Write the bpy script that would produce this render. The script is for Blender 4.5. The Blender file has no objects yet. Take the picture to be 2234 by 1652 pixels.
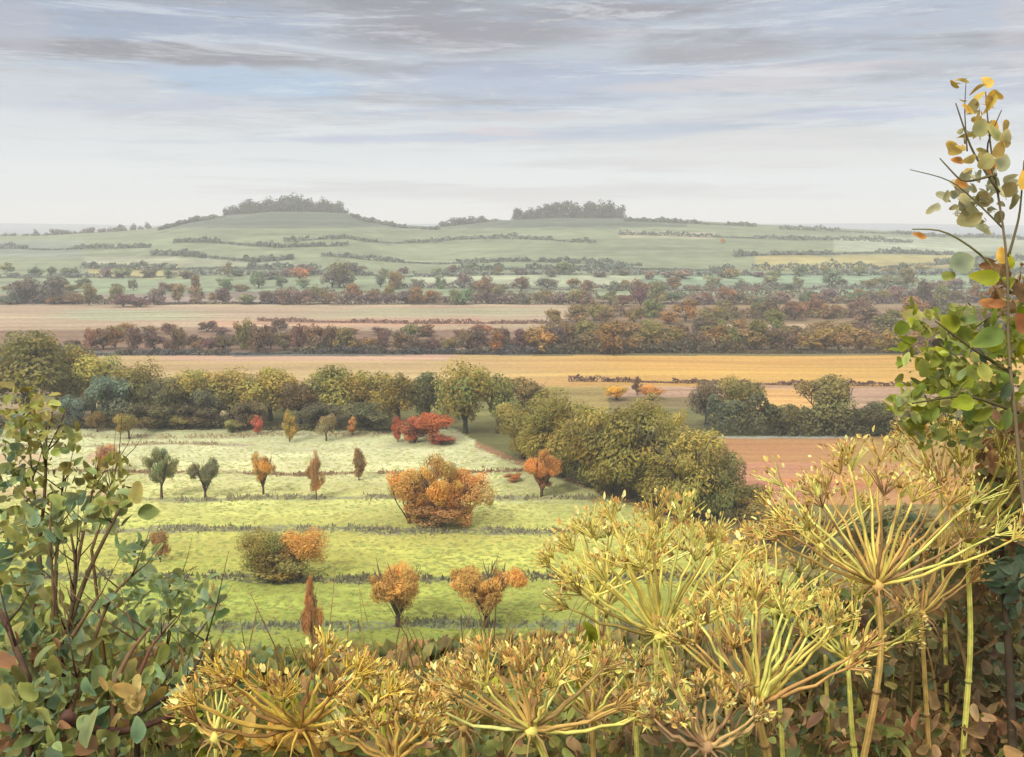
import bpy, math, random
import numpy as np
random.seed(7); RNG = np.random.default_rng(11)
SC = bpy.context.scene; COL = SC.collection
KALB = 0.62
# ------------------------------------------------------------------ camera geometry
HZ = 492.0; S = 1024/2234.0; F = 1024*35/36.0; CAMZ = 40.0
PITCH = math.atan((378.5-HZ*S)/F); CP, SP = math.cos(PITCH), math.sin(PITCH)
def ray(dx, dy):
    u = dx*S-512; v = 378.5-dy*S
    return np.array([u, F*CP+v*SP, v*CP-F*SP])
def proj(x, y, z):
    z = z-CAMZ
    dep = y*CP-z*SP; up = z*CP+y*SP
    dep = np.where(np.abs(dep) < .01, .01, dep)
    return (512+x/dep*F)/S, (378.5-up/dep*F)/S, dep
def at_depth(dx, dy, y):
    r = ray(dx, dy); r = r/r[1]*y
    return np.array([r[0], y, CAMZ+r[2]])
def srgb(c):
    c = np.asarray(c, float)/255
    return np.where(c <= .04045, c/12.92, ((c+.055)/1.055)**2.4)
def alb(*c): return np.clip(srgb(c)*KALB, .008, .8)
# ------------------------------------------------------------------ terrain height
RX = [-2500,-600, 0,100,250,330,400,480,600,700,760,800,870,950,1000,1100,1200,1350,1480,1600,1800,1950,2050,2234,2900,5000]
RY = [ 530, 524,514,513,505,499,484,472,462,464,466,479,491,495,491,481,477,476,481,487,497,505,512,520,528,530]
RZ = [CAMZ+(HZ-y)*S/F*1300 for y in RY]
def sstep(a, b, x):
    t = np.clip((x-a)/(b-a), 0, 1); return t*t*(3-2*t)
def height(x, y):
    x = np.asarray(x, float); y = np.asarray(y, float)
    s = 38.35-0.5*np.maximum(y-3.6, 0)
    k = 1.6
    base = np.where(s > 20, s, k*np.log1p(np.exp(np.clip(s/k, -40, 40))))
    q = 1117+x/np.maximum(y, 50)*F/S/CP*0.994
    rz = np.interp(q, RX, RZ)
    t = sstep(560, 1300, y)
    hill = t*rz
    back = sstep(1330, 2300, y)
    hill = hill*(1-back)+back*18
    far = sstep(2900, 4500, y)*(1-sstep(4700, 7500, y)*.9)
    hill = hill+far*(31+5*np.sin(x/620+1)+3*np.sin(x/211))
    und = .35*np.sin(x/23+y/41)*np.sin(y/31-x/57)*sstep(95, 200, y)
    und += 2.2*np.sin(x/97+1.3)*np.sin(y/83)*sstep(620, 800, y)*(1-sstep(1150, 1290, y))
    near = .05*np.sin(x*1.7+y)*np.sin(y*1.3-x*.6)*(1-sstep(3, 20, np.abs(y)))
    return base+hill+und+near
YS = np.concatenate([np.linspace(60, 700, 2600), np.linspace(700.3, 1330, 900)])
def at(dx, dy):
    r = ray(dx, dy); X = r[0]/r[1]*YS; Z = CAMZ+r[2]/r[1]*YS
    d = Z-height(X, YS); i = np.argmax(d <= 0)
    if d[i] > 0: i = len(YS)-60
    if i > 0 and d[i] <= 0:
        w = d[i-1]/(d[i-1]-d[i]+1e-9); y = YS[i-1]+(YS[i]-YS[i-1])*w
    else: y = YS[i]
    x = r[0]/r[1]*y
    return np.array([x, y, float(height(x, y))])
# ------------------------------------------------------------------ mesh helpers
def mk(name, V, faces, col=None, mat=None, parent=None, smooth=False):
    me = bpy.data.meshes.new(name)
    V = np.asarray(V, np.float32); me.vertices.add(len(V)); me.vertices.foreach_set('co', V.ravel())
    faces = [np.asarray(f, np.int32) for f in faces if len(f)]
    li = np.concatenate([f.ravel() for f in faces]); tot = np.concatenate([np.full(len(f), f.shape[1], np.int32) for f in faces])
    st = np.concatenate([[0], np.cumsum(tot)[:-1]]).astype(np.int32)
    me.loops.add(len(li)); me.loops.foreach_set('vertex_index', li)
    me.polygons.add(len(tot)); me.polygons.foreach_set('loop_start', st); me.polygons.foreach_set('loop_total', tot)
    if smooth: me.polygons.foreach_set('use_smooth', np.ones(len(tot), bool))
    if col is not None:
        ca = me.color_attributes.new('tint', 'FLOAT_COLOR', 'POINT')
        c4 = np.ones((len(V), 4), np.float32); c4[:, :3] = col; ca.data.foreach_set('color', c4.ravel())
    me.update(calc_edges=True)
    if mat: me.materials.append(mat)
    o = bpy.data.objects.new(name, me); COL.objects.link(o)
    if parent: o.parent = parent
    return o
def tag(o, label=None, cat=None, group=None, kind=None):
    if label: o['label'] = label
    if cat: o['category'] = cat
    if group: o['group'] = group
    if kind: o['kind'] = kind
    return o
def empty(name, loc, label, cat, group=None):
    o = bpy.data.objects.new(name, None); COL.objects.link(o); o.location = tuple(map(float, loc)); o.empty_display_size = .2
    return tag(o, label, cat, group)
class B:
    """collects quads and tris with colours"""
    def __init__(s): s.V = []; s.Q = []; s.T = []; s.C = []; s.n = 0
    def add(s, V, Q=None, T=None, C=(1, 1, 1)):
        V = np.asarray(V, float); C = np.broadcast_to(np.asarray(C, float), (len(V), 3))
        if Q is not None and len(Q): s.Q.append(np.asarray(Q)+s.n)
        if T is not None and len(T): s.T.append(np.asarray(T)+s.n)
        s.V.append(V); s.C.append(C); s.n += len(V)
    def tube(s, P, R, n=6, C=(1, 1, 1), cap=True, rib=0):
        P = np.asarray(P, float); m = len(P); R = np.broadcast_to(np.asarray(R, float), (m,))
        T = np.gradient(P, axis=0); T /= np.linalg.norm(T, axis=1)[:, None]+1e-9
        a = np.array([0, 0, 1.]) if abs(T[0][2]) < .9 else np.array([1., 0, 0])
        V = np.zeros((m, n, 3)); an = np.arange(n)*2*math.pi/n
        for i in range(m):
            u = np.cross(T[i], a); u /= np.linalg.norm(u)+1e-9; w = np.cross(T[i], u); a = np.cross(u, T[i])
            V[i] = P[i]+R[i]*(np.cos(an)[:, None]*u+np.sin(an)[:, None]*w)
        V = V.reshape(-1, 3); Q = []
        for i in range(m-1):
            for j in range(n): Q.append((i*n+j, i*n+(j+1) % n, (i+1)*n+(j+1) % n, (i+1)*n+j))
        Tt = []
        if cap:
            V = np.vstack([V, P[0], P[-1]]); a0 = m*n
            for j in range(n): Tt += [(a0, (j+1) % n, j), (a0+1, (m-1)*n+j, (m-1)*n+(j+1) % n)]
        if rib: C = np.asarray(C)*(1+rib*np.where(np.arange(len(V))[:, None] % 2, 1, -1)*np.ones((1, 3)))
        s.add(V, Q, Tt, C)
    def build(s, name, mat, parent=None, smooth=False):
        V = np.vstack(s.V); C = np.vstack(s.C); fs = []
        if s.Q: fs.append(np.vstack(s.Q))
        if s.T: fs.append(np.vstack(s.T))
        return mk(name, V, fs, C, mat, parent, smooth)
def unit(v): return v/(np.linalg.norm(v, axis=-1, keepdims=True)+1e-9)
def randdir(n): return unit(RNG.normal(size=(n, 3)))
def diamond(b, P, N, L, W, C, along=None):
    """simple 4-vertex leaf clumps: centre P, normal N, length L, width W"""
    n = len(P); N = unit(N)
    if along is None: along = randdir(n)
    U = unit(along-(along*N).sum(1)[:, None]*N); Wv = np.cross(N, U)
    L = np.broadcast_to(L, (n,))[:, None]*.5; W = np.broadcast_to(W, (n,))[:, None]*.5
    j = RNG.uniform(-.25, .25, (n, 1))
    V = np.stack([P-U*L, P+Wv*W+U*L*j, P+U*L, P-Wv*W-U*L*j], 1).reshape(-1, 3)
    Q = np.arange(4*n).reshape(-1, 4)
    b.add(V, Q, None, np.repeat(C, 4, axis=0))
LS = np.array([[0,0,0],[-.24,.28,.05],[0,.3,-.03],[.24,.28,.05],[-.31,.55,.05],[0,.55,-.03],[.31,.55,.05],[-.17,.82,.02],[0,.82,-.03],[.17,.82,.02],[0,1.04,-.09]])
LSQ = [(1,2,5,4),(2,3,6,5),(4,5,8,7),(5,6,9,8)]; LST = [(0,2,1),(0,3,2),(7,8,10),(8,9,10)]
LV2 = LS.copy(); LV2[[1,3],0] = -.33, .33; LV2[[1,3],1] = .2; LV2[[4,6],0] = -.17, .2; LV2[[4,6],1] = .46, .52; LV2[[7,9],0] = -.28, .24; LV2[[7,9],1] = .72, .68
LV3 = LS.copy(); LV3[[1,3],0] = -.17, .13; LV3[[4,6],0] = -.22, .2; LV3[[7,9],0] = -.12, .14; LV3[10] = .05, 1.15, -.12
LV4 = LS.copy(); LV4[[1,3],0] = -.34, .3; LV4[[1,3],1] = .18; LV4[[4,6],0] = -.36, .38; LV4[[4,6],1] = .5, .42; LV4[[7,9],0] = -.25, .2; LV4[[7,9],1] = .8, .86
def leaves(b, P, D, N, L, W, C):
    """shaped leaves: base P, direction D, normal N, length L, width factor W"""
    n = len(P); D = unit(D); N = unit(N-(N*D).sum(1)[:, None]*D); X = np.cross(D, N)
    L = np.broadcast_to(L, (n,)); W = np.broadcast_to(W, (n,)); A = np.stack([LS, LV2, LV3, LV4])[RNG.integers(0, 4, n)]; A = A+RNG.normal(0, .022, A.shape)
    k = RNG.uniform(-.35, .12, n)[:, None]; A[:, :, 2] += k*A[:, :, 1]**2; A[:, :, 0] += RNG.uniform(-.15, .15, n)[:, None]*A[:, :, 1]**2; A[:, :, 2] *= RNG.uniform(.6, 2.2, n)[:, None]
    V = P[:, None, :]+L[:, None, None]*(A[:, :, 0:1]*W[:, None, None]*X[:, None]+A[:, :, 1:2]*D[:, None]+A[:, :, 2:3]*N[:, None])
    base = (np.arange(n)*11)[:, None, None]
    Q = (np.array(LSQ)[None]+base).reshape(-1, 4); T = (np.array(LST)[None]+base).reshape(-1, 3)
    Cc = np.repeat(C[:, None], 11, axis=1).copy(); Cc[:, [2, 5, 8]] *= .8; Cc[:, [7, 9, 10]] *= np.array([1.12, .98, .8]); Cc *= RNG.uniform(.8, 1.18, (n, 11, 1))
    b.add(V.reshape(-1, 3), Q, T, Cc.reshape(-1, 3))
# ------------------------------------------------------------------ materials
def newmat(name):
    m = bpy.data.materials.new(name); m.use_nodes = True; nt = m.node_tree; nt.nodes.clear(); return m, nt
def N_(nt, t, **k):
    n = nt.nodes.new(t)
    for a, v in k.items(): setattr(n, a, v)
    return n
def foliage_mat(name, transl=.3, nscale=0, rough=.65):
    m, nt = newmat(name); L = nt.links
    out = N_(nt, 'ShaderNodeOutputMaterial'); at_ = N_(nt, 'ShaderNodeAttribute', attribute_name='tint')
    oi = N_(nt, 'ShaderNodeObjectInfo'); mx = N_(nt, 'ShaderNodeMix', data_type='RGBA', blend_type='MULTIPLY')
    mx.inputs[0].default_value = 1; L.new(at_.outputs['Color'], mx.inputs[6]); L.new(oi.outputs['Color'], mx.inputs[7])
    c = mx.outputs[2]
    if nscale:
        tc = N_(nt, 'ShaderNodeTexCoord'); no = N_(nt, 'ShaderNodeTexNoise'); no.inputs['Scale'].default_value = nscale; no.inputs['Detail'].default_value = 3
        mr = N_(nt, 'ShaderNodeMapRange'); mr.inputs['From Min'].default_value = .3; mr.inputs['From Max'].default_value = .7
        mr.inputs['To Min'].default_value = .72; mr.inputs['To Max'].default_value = 1.25
        L.new(tc.outputs['Object'], no.inputs['Vector']); L.new(no.outputs['Fac'], mr.inputs[0])
        m2 = N_(nt, 'ShaderNodeVectorMath', operation='SCALE'); L.new(c, m2.inputs[0]); L.new(mr.outputs[0], m2.inputs['Scale']); c = m2.outputs[0]
    pb = N_(nt, 'ShaderNodeBsdfPrincipled'); pb.inputs['Roughness'].default_value = rough; pb.inputs['Specular IOR Level'].default_value = .25
    L.new(c, pb.inputs['Base Color'])
    if transl:
        tr = N_(nt, 'ShaderNodeBsdfTranslucent'); L.new(c, tr.inputs['Color']); ms = N_(nt, 'ShaderNodeMixShader'); ms.inputs[0].default_value = transl
        L.new(pb.outputs[0], ms.inputs[1]); L.new(tr.outputs[0], ms.inputs[2]); L.new(ms.outputs[0], out.inputs['Surface'])
    else: L.new(pb.outputs[0], out.inputs['Surface'])
    return m
M_LEAF = foliage_mat('tree_foliage', .42)
M_NEAR = foliage_mat('near_leaves', .35, 22)
M_STEM = foliage_mat('dry_stem', 0, 38, .8)
M_BARK = foliage_mat('bark', 0, 9, .85)
def ground_mat(name, sx, sy, amt, fine=1.6, bump=.3):
    m, nt = newmat(name); L = nt.links
    out = N_(nt, 'ShaderNodeOutputMaterial'); a = N_(nt, 'ShaderNodeAttribute', attribute_name='tint')
    tc = N_(nt, 'ShaderNodeNewGeometry'); c = a.outputs['Color']; fac = None
    for k, (ax, ay, am) in enumerate(((sx, sy, amt), (sx*.22, sy*.22, amt*.8), (fine, fine*.8, amt*.9))):
        mp = N_(nt, 'ShaderNodeMapping'); mp.inputs['Scale'].default_value = (ax, ay, .2)
        no = N_(nt, 'ShaderNodeTexNoise'); no.inputs['Scale'].default_value = 1; no.inputs['Detail'].default_value = 5; no.inputs['Roughness'].default_value = .62
        L.new(tc.outputs['Position'], mp.inputs[0]); L.new(mp.outputs[0], no.inputs['Vector'])
        if k == 1:   # drift of hue
            hs = N_(nt, 'ShaderNodeHueSaturation'); mr = N_(nt, 'ShaderNodeMapRange'); mr.inputs['From Min'].default_value = .3; mr.inputs['From Max'].default_value = .7
            mr.inputs['To Min'].default_value = .485; mr.inputs['To Max'].default_value = .512
            L.new(no.outputs['Fac'], mr.inputs[0]); L.new(mr.outputs[0], hs.inputs['Hue']); L.new(c, hs.inputs['Color']); c = hs.outputs[0]
        mr = N_(nt, 'ShaderNodeMapRange'); mr.inputs['From Min'].default_value = .28; mr.inputs['From Max'].default_value = .72
        mr.inputs['To Min'].default_value = 1-am; mr.inputs['To Max'].default_value = 1+am
        L.new(no.outputs['Fac'], mr.inputs[0])
        s = N_(nt, 'ShaderNodeVectorMath', operation='SCALE'); L.new(c, s.inputs[0]); L.new(mr.outputs[0], s.inputs['Scale']); c = s.outputs[0]
        fac = no.outputs['Fac']
    pb = N_(nt, 'ShaderNodeBsdfPrincipled'); pb.inputs['Roughness'].default_value = .95; pb.inputs['Specular IOR Level'].default_value = .1
    bp = N_(nt, 'ShaderNodeBump'); bp.inputs['Strength'].default_value = bump; bp.inputs['Distance'].default_value = .5
    L.new(fac, bp.inputs['Height']); L.new(bp.outputs[0], pb.inputs['Normal']); L.new(c, pb.inputs['Base Color']); L.new(pb.outputs[0], out.inputs['Surface'])
    return m
# ------------------------------------------------------------------ terrain sheet
BNDX = [-4000, 980, 1040, 1120, 1230, 1340, 1450, 1560, 1700, 2000, 6000]     # right edge of the orchard meadow
BNDY = [ 934, 934, 966, 1000, 1036, 1078, 1118, 1160, 1230, 1380, 4000]
def nz(x, y, s, k=0):
    return (np.sin(x*s*1.3+k)+np.sin(y*s*1.7+x*s*.6+k*2)+np.sin((x-y)*s*.8+k*3.1))/3
STRIPS = [(950, 6, -900, 1010, (168,160,128)), (972, 3, -900, 560, (172,160,134)), (1031, 4, -900, 1180, (150,128,100)), (1087, 6, -900, 1330, (150,148,124)),
          (1157, 9, -900, 1260, (140,140,118)), (1262, 11, -900, 1700, (112,112,92)), (1366, 12, -900, 1900, (128,136,112)), (1440, 10, -900, 2000, (110,120,80))]
def wob(dx, k): return 3.2*np.sin(dx/170+k*1.9)+1.7*np.sin(dx/53+k*4.1)
def terrain():
    dyf = np.arange(470, 62, -.75); r2 = CAMZ*F/dyf
    rows = np.concatenate([np.arange(-30, 84, 1.6), r2[r2 > 84.2], np.arange(642, 1350, 3.2), np.geomspace(1356, 14000, 70)])
    rows = np.unique(np.round(rows, 3))
    q = np.concatenate([np.linspace(-2.4, -.7, 24)[:-1], np.linspace(-.7, .7, 440), np.linspace(.7, 2.4, 24)[1:]])
    Y, Q = np.meshgrid(rows, q, indexing='ij'); X = Q*(Y+45)*.95
    Z = height(X, Y); dx, dy, dep = proj(X, Y, Z)
    n = X.shape; col = np.zeros(n+(3,)); 
    def put(mask, c, w=1.0):
        w = np.clip(np.where(mask, 1.0, 0.0)*w, 0, 1)[..., None]; col[:] = col*(1-w)+alb(*c)*w
    dxw = dx+12*nz(X, Y, .05); dyw = dy+3.2*nz(X, Y, .031, 2)+2.0*nz(X, Y, .11, 4)
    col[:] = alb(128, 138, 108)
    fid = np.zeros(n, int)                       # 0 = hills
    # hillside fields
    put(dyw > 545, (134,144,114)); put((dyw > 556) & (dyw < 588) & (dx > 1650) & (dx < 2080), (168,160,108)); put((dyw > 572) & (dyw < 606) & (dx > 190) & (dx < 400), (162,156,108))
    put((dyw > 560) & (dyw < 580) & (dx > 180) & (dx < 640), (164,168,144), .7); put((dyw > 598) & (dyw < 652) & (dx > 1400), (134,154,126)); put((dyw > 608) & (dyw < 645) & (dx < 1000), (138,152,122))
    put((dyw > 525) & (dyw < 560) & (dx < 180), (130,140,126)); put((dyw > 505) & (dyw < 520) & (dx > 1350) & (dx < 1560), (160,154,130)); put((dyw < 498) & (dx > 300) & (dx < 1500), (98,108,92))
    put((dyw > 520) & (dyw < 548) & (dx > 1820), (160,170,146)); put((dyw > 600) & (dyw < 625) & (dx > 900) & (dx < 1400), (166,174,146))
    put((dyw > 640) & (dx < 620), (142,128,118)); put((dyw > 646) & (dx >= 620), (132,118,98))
    m = (dyw > 664) & (Y < 700); fid[m] = 1; put(m, (174,154,130))                      # pale stubble
    dz = dx+40*nz(X, Y, .021, 3)+25*nz(X, Y, .09, 7); put(m & (dyw > 677) & (dyw < 698), (164,170,140), .8*sstep(60, 190, dz)*(1-sstep(330, 520, dz))); put(m & (dyw > 672) & (dyw < 692), (170,168,136), .8*sstep(640, 820, dz)*(1-sstep(1120, 1280, dz)))
    put(m & (dxw > 440) & (dxw < 1050) & (dyw > 697) & (dyw < 712), (182,148,124)); put(m & (dx > 1250) & (dyw < 700), (140,118,92)); put(m & (dyw > 712), (162,142,118))
    put(m & (dyw > 722) & (dx < 1200), (136,112,92)); put(m & (dx > 1200) & (dyw > 698), (126,108,82)); put(m & (dxw > 1560) & (dxw < 1960) & (dyw > 706) & (dyw < 720), (170,146,124))
    m = (dyw > 766) & (Y < 400); fid[m] = 2; put(m, (184,160,116)); g = np.clip((dx-900)/500, 0, 1); put(m, (196,156,88), g)   # golden field
    put(m & (dyw < 776) & (dx < 1150), (112,112,104)); put(m & (dyw < 776) & (dx >= 1150), (120,112,80)); put(m & (dyw > 776) & (dyw < 786) & (dx > 350) & (dx < 1000), (190,156,132))
    m = (dyw > 842) & (Y < 320); fid[m] = 3; put(m, (174,144,120)); put(m & (dxw > 1640) & (dxw < 1790) & (dyw > 848), (206,164,104)); put(m & (dxw > 1050) & (dxw < 1330), (150,134,84)); put(m & (dxw > 1330) & (dxw < 1620) & (dyw > 866), (128,114,80)); put(m & (dyw > 892), (110,108,70))
    put(m & (dx < 1120) & (dyw > 860), (120,118,72)); put(m & (dx < 560) & (dx > -200) & (dyw > 876), (178,160,124))
    m = (dyw > 952) & (Y < 230); fid[m] = 4; put(m, (180,136,94)); put(m & (dyw < 957), (176,178,164)); put(m & (dyw > 1010) & (dxw < 1780), (184,134,104)); put(m & (dxw > 1850) & (dyw < 1010), (170,140,84)); put(m & (dyw > 1040) & (dyw < 1060) & (dx > 1700), (196,136,98)); put(m & (dyw > 1098), (132,124,76)); put(m & (dx < 1545), (112,112,70))
    bnd = np.interp(dx, BNDX, BNDY)
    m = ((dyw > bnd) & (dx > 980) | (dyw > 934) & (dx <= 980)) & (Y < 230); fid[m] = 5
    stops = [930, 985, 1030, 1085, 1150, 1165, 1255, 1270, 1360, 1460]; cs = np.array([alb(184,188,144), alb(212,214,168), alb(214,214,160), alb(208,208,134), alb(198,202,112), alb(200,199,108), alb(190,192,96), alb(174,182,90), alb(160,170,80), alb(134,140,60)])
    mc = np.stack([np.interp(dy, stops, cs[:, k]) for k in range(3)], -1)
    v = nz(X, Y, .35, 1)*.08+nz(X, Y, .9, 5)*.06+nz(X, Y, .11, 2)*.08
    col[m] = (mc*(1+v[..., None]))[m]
    put(m & (dy < 1100) & (dxw > 1090) & (dy > bnd-2), (186,186,134), .7); put(m & (dy < bnd+11) & (dx > 1040), (160,126,92)); put(m & (dxw < 240) & (dy < 1090) & (np.sin(dx/31)+np.sin(dy/13) > .7), (206,170,140), .8)
    for k, (yy, th, x0, x1, c) in enumerate(STRIPS):
        d = np.abs(dy-yy-wob(dx, k)); put(m & (dx > x0) & (dx < x1) & (d < th*(.75+.3*np.sin(dx/37+k))), c, .85)
    m = Y < 86; fid[m] = 6; col[m] = alb(92, 92, 54); col[m] *= (1+.2*nz(X, Y, .8)[..., None])[m]
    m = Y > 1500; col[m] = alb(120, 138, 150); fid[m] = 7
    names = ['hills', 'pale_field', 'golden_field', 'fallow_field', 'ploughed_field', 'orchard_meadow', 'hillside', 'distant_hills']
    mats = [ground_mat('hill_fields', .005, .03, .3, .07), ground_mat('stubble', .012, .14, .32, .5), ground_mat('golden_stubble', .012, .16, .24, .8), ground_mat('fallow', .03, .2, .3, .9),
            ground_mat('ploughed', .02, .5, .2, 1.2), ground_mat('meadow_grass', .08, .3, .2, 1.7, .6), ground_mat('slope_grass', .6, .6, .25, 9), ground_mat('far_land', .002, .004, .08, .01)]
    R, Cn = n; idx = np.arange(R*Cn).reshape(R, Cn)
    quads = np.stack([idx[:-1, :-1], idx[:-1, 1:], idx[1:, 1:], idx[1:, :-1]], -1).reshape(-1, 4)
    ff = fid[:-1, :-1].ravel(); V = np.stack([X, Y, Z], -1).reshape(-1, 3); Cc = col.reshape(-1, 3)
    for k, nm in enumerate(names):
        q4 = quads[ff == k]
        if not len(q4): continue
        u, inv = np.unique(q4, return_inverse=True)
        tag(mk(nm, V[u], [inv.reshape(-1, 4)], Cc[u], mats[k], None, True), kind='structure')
terrain()
# ------------------------------------------------------------------ tree kit
def crown_mesh(kind, n, lf, seed):
    global RNG
    RNG = np.random.default_rng(seed)
    vg = RNG.uniform(0, 6, 3)
    K = {'round': 15, 'bush': 13, 'cone': 26, 'fan': 24, 'willow': 34, 'wood': 24}[kind]; cs = []; rs = []
    while len(cs) < K:
        p = RNG.uniform(-1, 1, 3)
        if np.linalg.norm(p) > 1: continue
        z01 = (p[2]+1)/2
        if kind == 'round' or kind == 'wood': c = (p[0]*.34, p[1]*.34, .22+.64*z01); r = RNG.uniform(.12, .23)
        elif kind == 'bush': c = (p[0]*.36, p[1]*.36, .1+.72*z01**.9); r = RNG.uniform(.13, .22)
        elif kind == 'cone': w = .36*(1-z01)**.7+.03; c = (p[0]*w, p[1]*w, .18+.72*z01); r = .07+.08*(1-z01)
        elif kind == 'fan': w = .14+.26*z01**.7; c = (p[0]*w/.75, p[1]*w/.75, .36+.52*z01); r = RNG.uniform(.075, .14)
        else: c = (p[0]*.37, p[1]*.37, .12+.72*z01); r = RNG.uniform(.09, .2)
        cs.append(c); rs.append(r)
    cs = np.array(cs); rs = np.array(rs); w = rs**2; bi = RNG.choice(K, n, p=w/w.sum())
    d = randdir(n); rad = np.where(RNG.random(n) < .72, RNG.uniform(.8, 1.08, n), RNG.uniform(.2, .85, n))
    P = cs[bi]+d*rs[bi][:, None]*rad[:, None]*np.array([1, 1, .85])
    P[:, 2] = np.maximum(P[:, 2], .015)
    Nn = d*1.3+RNG.normal(size=(n, 3))*.5+np.array([0, 0, .45])
    bt = RNG.uniform(.72, 1.28, K)[bi]*RNG.uniform(.75, 1.25, n)
    hue = RNG.normal(0, .1, K)[bi]+RNG.normal(0, .07, n)
    if kind in ('fan', 'cone', 'round'): P += RNG.normal(0, .014, P.shape)
    P += .03*np.sin(P[:, [1, 2, 0]]*17+vg)
    C = np.stack([bt*(1+hue), bt, bt*(1-hue*.8)], 1)
    b = B(); s = lf*RNG.uniform(.6, 1.4, n)
    if kind == 'willow':
        out = P-np.array([0, 0, .5]); out[:, 2] = 0; al = unit(out)*.7+np.array([0, 0, -1])*RNG.uniform(.2, 1.1, (n, 1)); al = al+RNG.normal(size=(n, 3))*.45; C = C*np.where(RNG.random((K, 1)) < .3, 1.35, .9)[bi]; diamond(b, P, Nn, s*RNG.uniform(1.1, 2.4, n), s*.75, C, al)
    elif kind in ('fan', 'cone'):
        al = P-np.array([0, 0, -.1]); diamond(b, P, Nn, s*1.8, s*.62, C, al+RNG.normal(size=(n, 3))*.25)
    else: diamond(b, P, Nn, s*1.2, s*.9, C)
    o = b.build('crown', M_LEAF); me = o.data; bpy.data.objects.remove(o); return me
def trunk_mesh(kind, seed, n=5):
    r = random.Random(seed); b = B(); h0 = {'fan': .3, 'willow': .3, 'bush': .14, 'cone': .6}.get(kind, .34); tr = {'fan': .034, 'bush': .02, 'cone': .02, 'willow': .04}.get(kind, .032)
    lean = r.uniform(-.03, .03); fork = np.array([lean, r.uniform(-.02, .02), h0])
    b.tube([(0, 0, -.04), (lean*.4, 0, h0*.5), fork], [tr*1.35, tr, tr*.85], 7)
    for k in range(7 if kind != 'cone' else 3):
        a = k*2.4+r.uniform(-.4, .4); e = r.uniform(.35, .95); out = r.uniform(.17, .33) if kind != 'cone' else .06
        top = r.uniform(.6, .88) if kind == 'fan' else r.uniform(.5, .76)
        p2 = np.array([math.cos(a)*out, math.sin(a)*out, top]); p1 = fork*.5+p2*.5+np.array([math.cos(a)*.05, math.sin(a)*.05, -.03])
        st = fork*(e if kind != 'bush' else .3)
        b.tube([st, p1, p2], [tr*.6, tr*.38, tr*.13], 5)
        for j in range(3):
            a2 = a+r.uniform(-1.1, 1.1); q = p1+(p2-p1)*r.uniform(0, .7); b.tube([q, q+np.array([math.cos(a2)*.08, math.sin(a2)*.08, .1]), q+np.array([math.cos(a2)*.13, math.sin(a2)*.13, .22 if kind == 'fan' else min(.2, .8-q[2])])], [tr*.28, tr*.16, tr*.07], 4)
    o = b.build('trunk', M_BARK, None, True); me = o.data; bpy.data.objects.remove(o); return me
_cache = {}
def mesh_for(kind, lod, var):
    k = (kind, lod, var)
    if k not in _cache:
        n, lf = {'near': (13000, .021), 'mid': (6000, .032), 'far': (1300, .062), 'tiny': (600, .1)}[lod]
        _cache[k] = (crown_mesh(kind, n, lf, 100+hash((len(kind), kind[0] > 'h', var, n)) % 900), trunk_mesh(kind, 40+var))
    return _cache[k]
def obj(name, me, parent, color, scale):
    o = bpy.data.objects.new(name, me); COL.objects.link(o); o.parent = parent; o.scale = scale; o.color = (*map(float, color), 1); return o
def tree(dx, dbase, dtop, dw, kind, c, label, name='tree', cat='tree', group=None, lod='mid', bark=(96, 80, 66), pt=None, rot=None, depthw=1.0, noparts=False):
    p = at(dx, dbase) if pt is None else pt
    sc = S/F*(p[1]*CP-(p[2]-CAMZ)*SP); h = (dbase-dtop)*sc; w = dw*sc/.92; h /= .97; g_ = sum(c)/3; c = tuple(min(255, (v*.9+g_*.1)*q_) for v, q_ in zip(c, (1.42, 1.36, 1.2)))
    if lod in ('far', 'tiny') and kind != 'bush': p = p-np.array([0, 0, h*.16]); h *= 1.16
    r = rot if rot is not None else random.uniform(0, 6.28)
    cr, tr = mesh_for(kind, lod, random.randrange(3))
    if noparts:
        e = obj(name, cr, None, alb(*c), (w, w*depthw, h)); e.location = tuple(map(float, p)); tag(e, label, cat, group); e.rotation_euler.z = r; return e
    e = empty(name, p, label, cat, group); e.rotation_euler.z = r
    obj('trunk', tr, e, alb(*bark), (w, w, h)); obj('crown', cr, e, alb(*c), (w, w*depthw, h)); return e
# ---- trees on the skyline
def ridge_pt(dx, y=1292):
    x = (dx*S-512)/F*y*CP/.994*1.0; return np.array([x, y, float(height(x, y))])
CLUMP1 = [(500,16,452),(518,26,446),(542,30,438),(566,34,432),(592,36,430),(616,38,424),(642,40,421),(664,36,427),(688,34,434),(710,32,431),(730,30,437),(746,24,448)]
for i, (x, w, top) in enumerate(CLUMP1):
    p = ridge_pt(x, 1285+random.uniform(-18, 10)); _, by, _ = proj(*p)
    p[2] -= 7
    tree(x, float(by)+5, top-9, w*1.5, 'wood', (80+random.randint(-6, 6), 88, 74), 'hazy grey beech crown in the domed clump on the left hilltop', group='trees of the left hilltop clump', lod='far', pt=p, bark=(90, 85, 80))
CLUMP2 = [(1128,22,450),(1148,24,446),(1170,24,443),(1192,26,441),(1214,28,437),(1238,30,434),(1262,30,434),(1284,28,436),(1306,30,432),(1328,32,430),(1345,24,440)]
for i, (x, w, top) in enumerate(CLUMP2):
    p = ridge_pt(x, 1285+random.uniform(-15, 8)); _, by, _ = proj(*p)
    p[2] -= 8
    tree(x, float(by)+6, top-5, w*1.45, 'wood', (76+random.randint(-6, 6), 84, 68), 'hazy dark tree in the flat-topped clump on the right hilltop', group='trees of the right hilltop clump', lod='far', pt=p, bark=(90, 85, 80))
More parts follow.
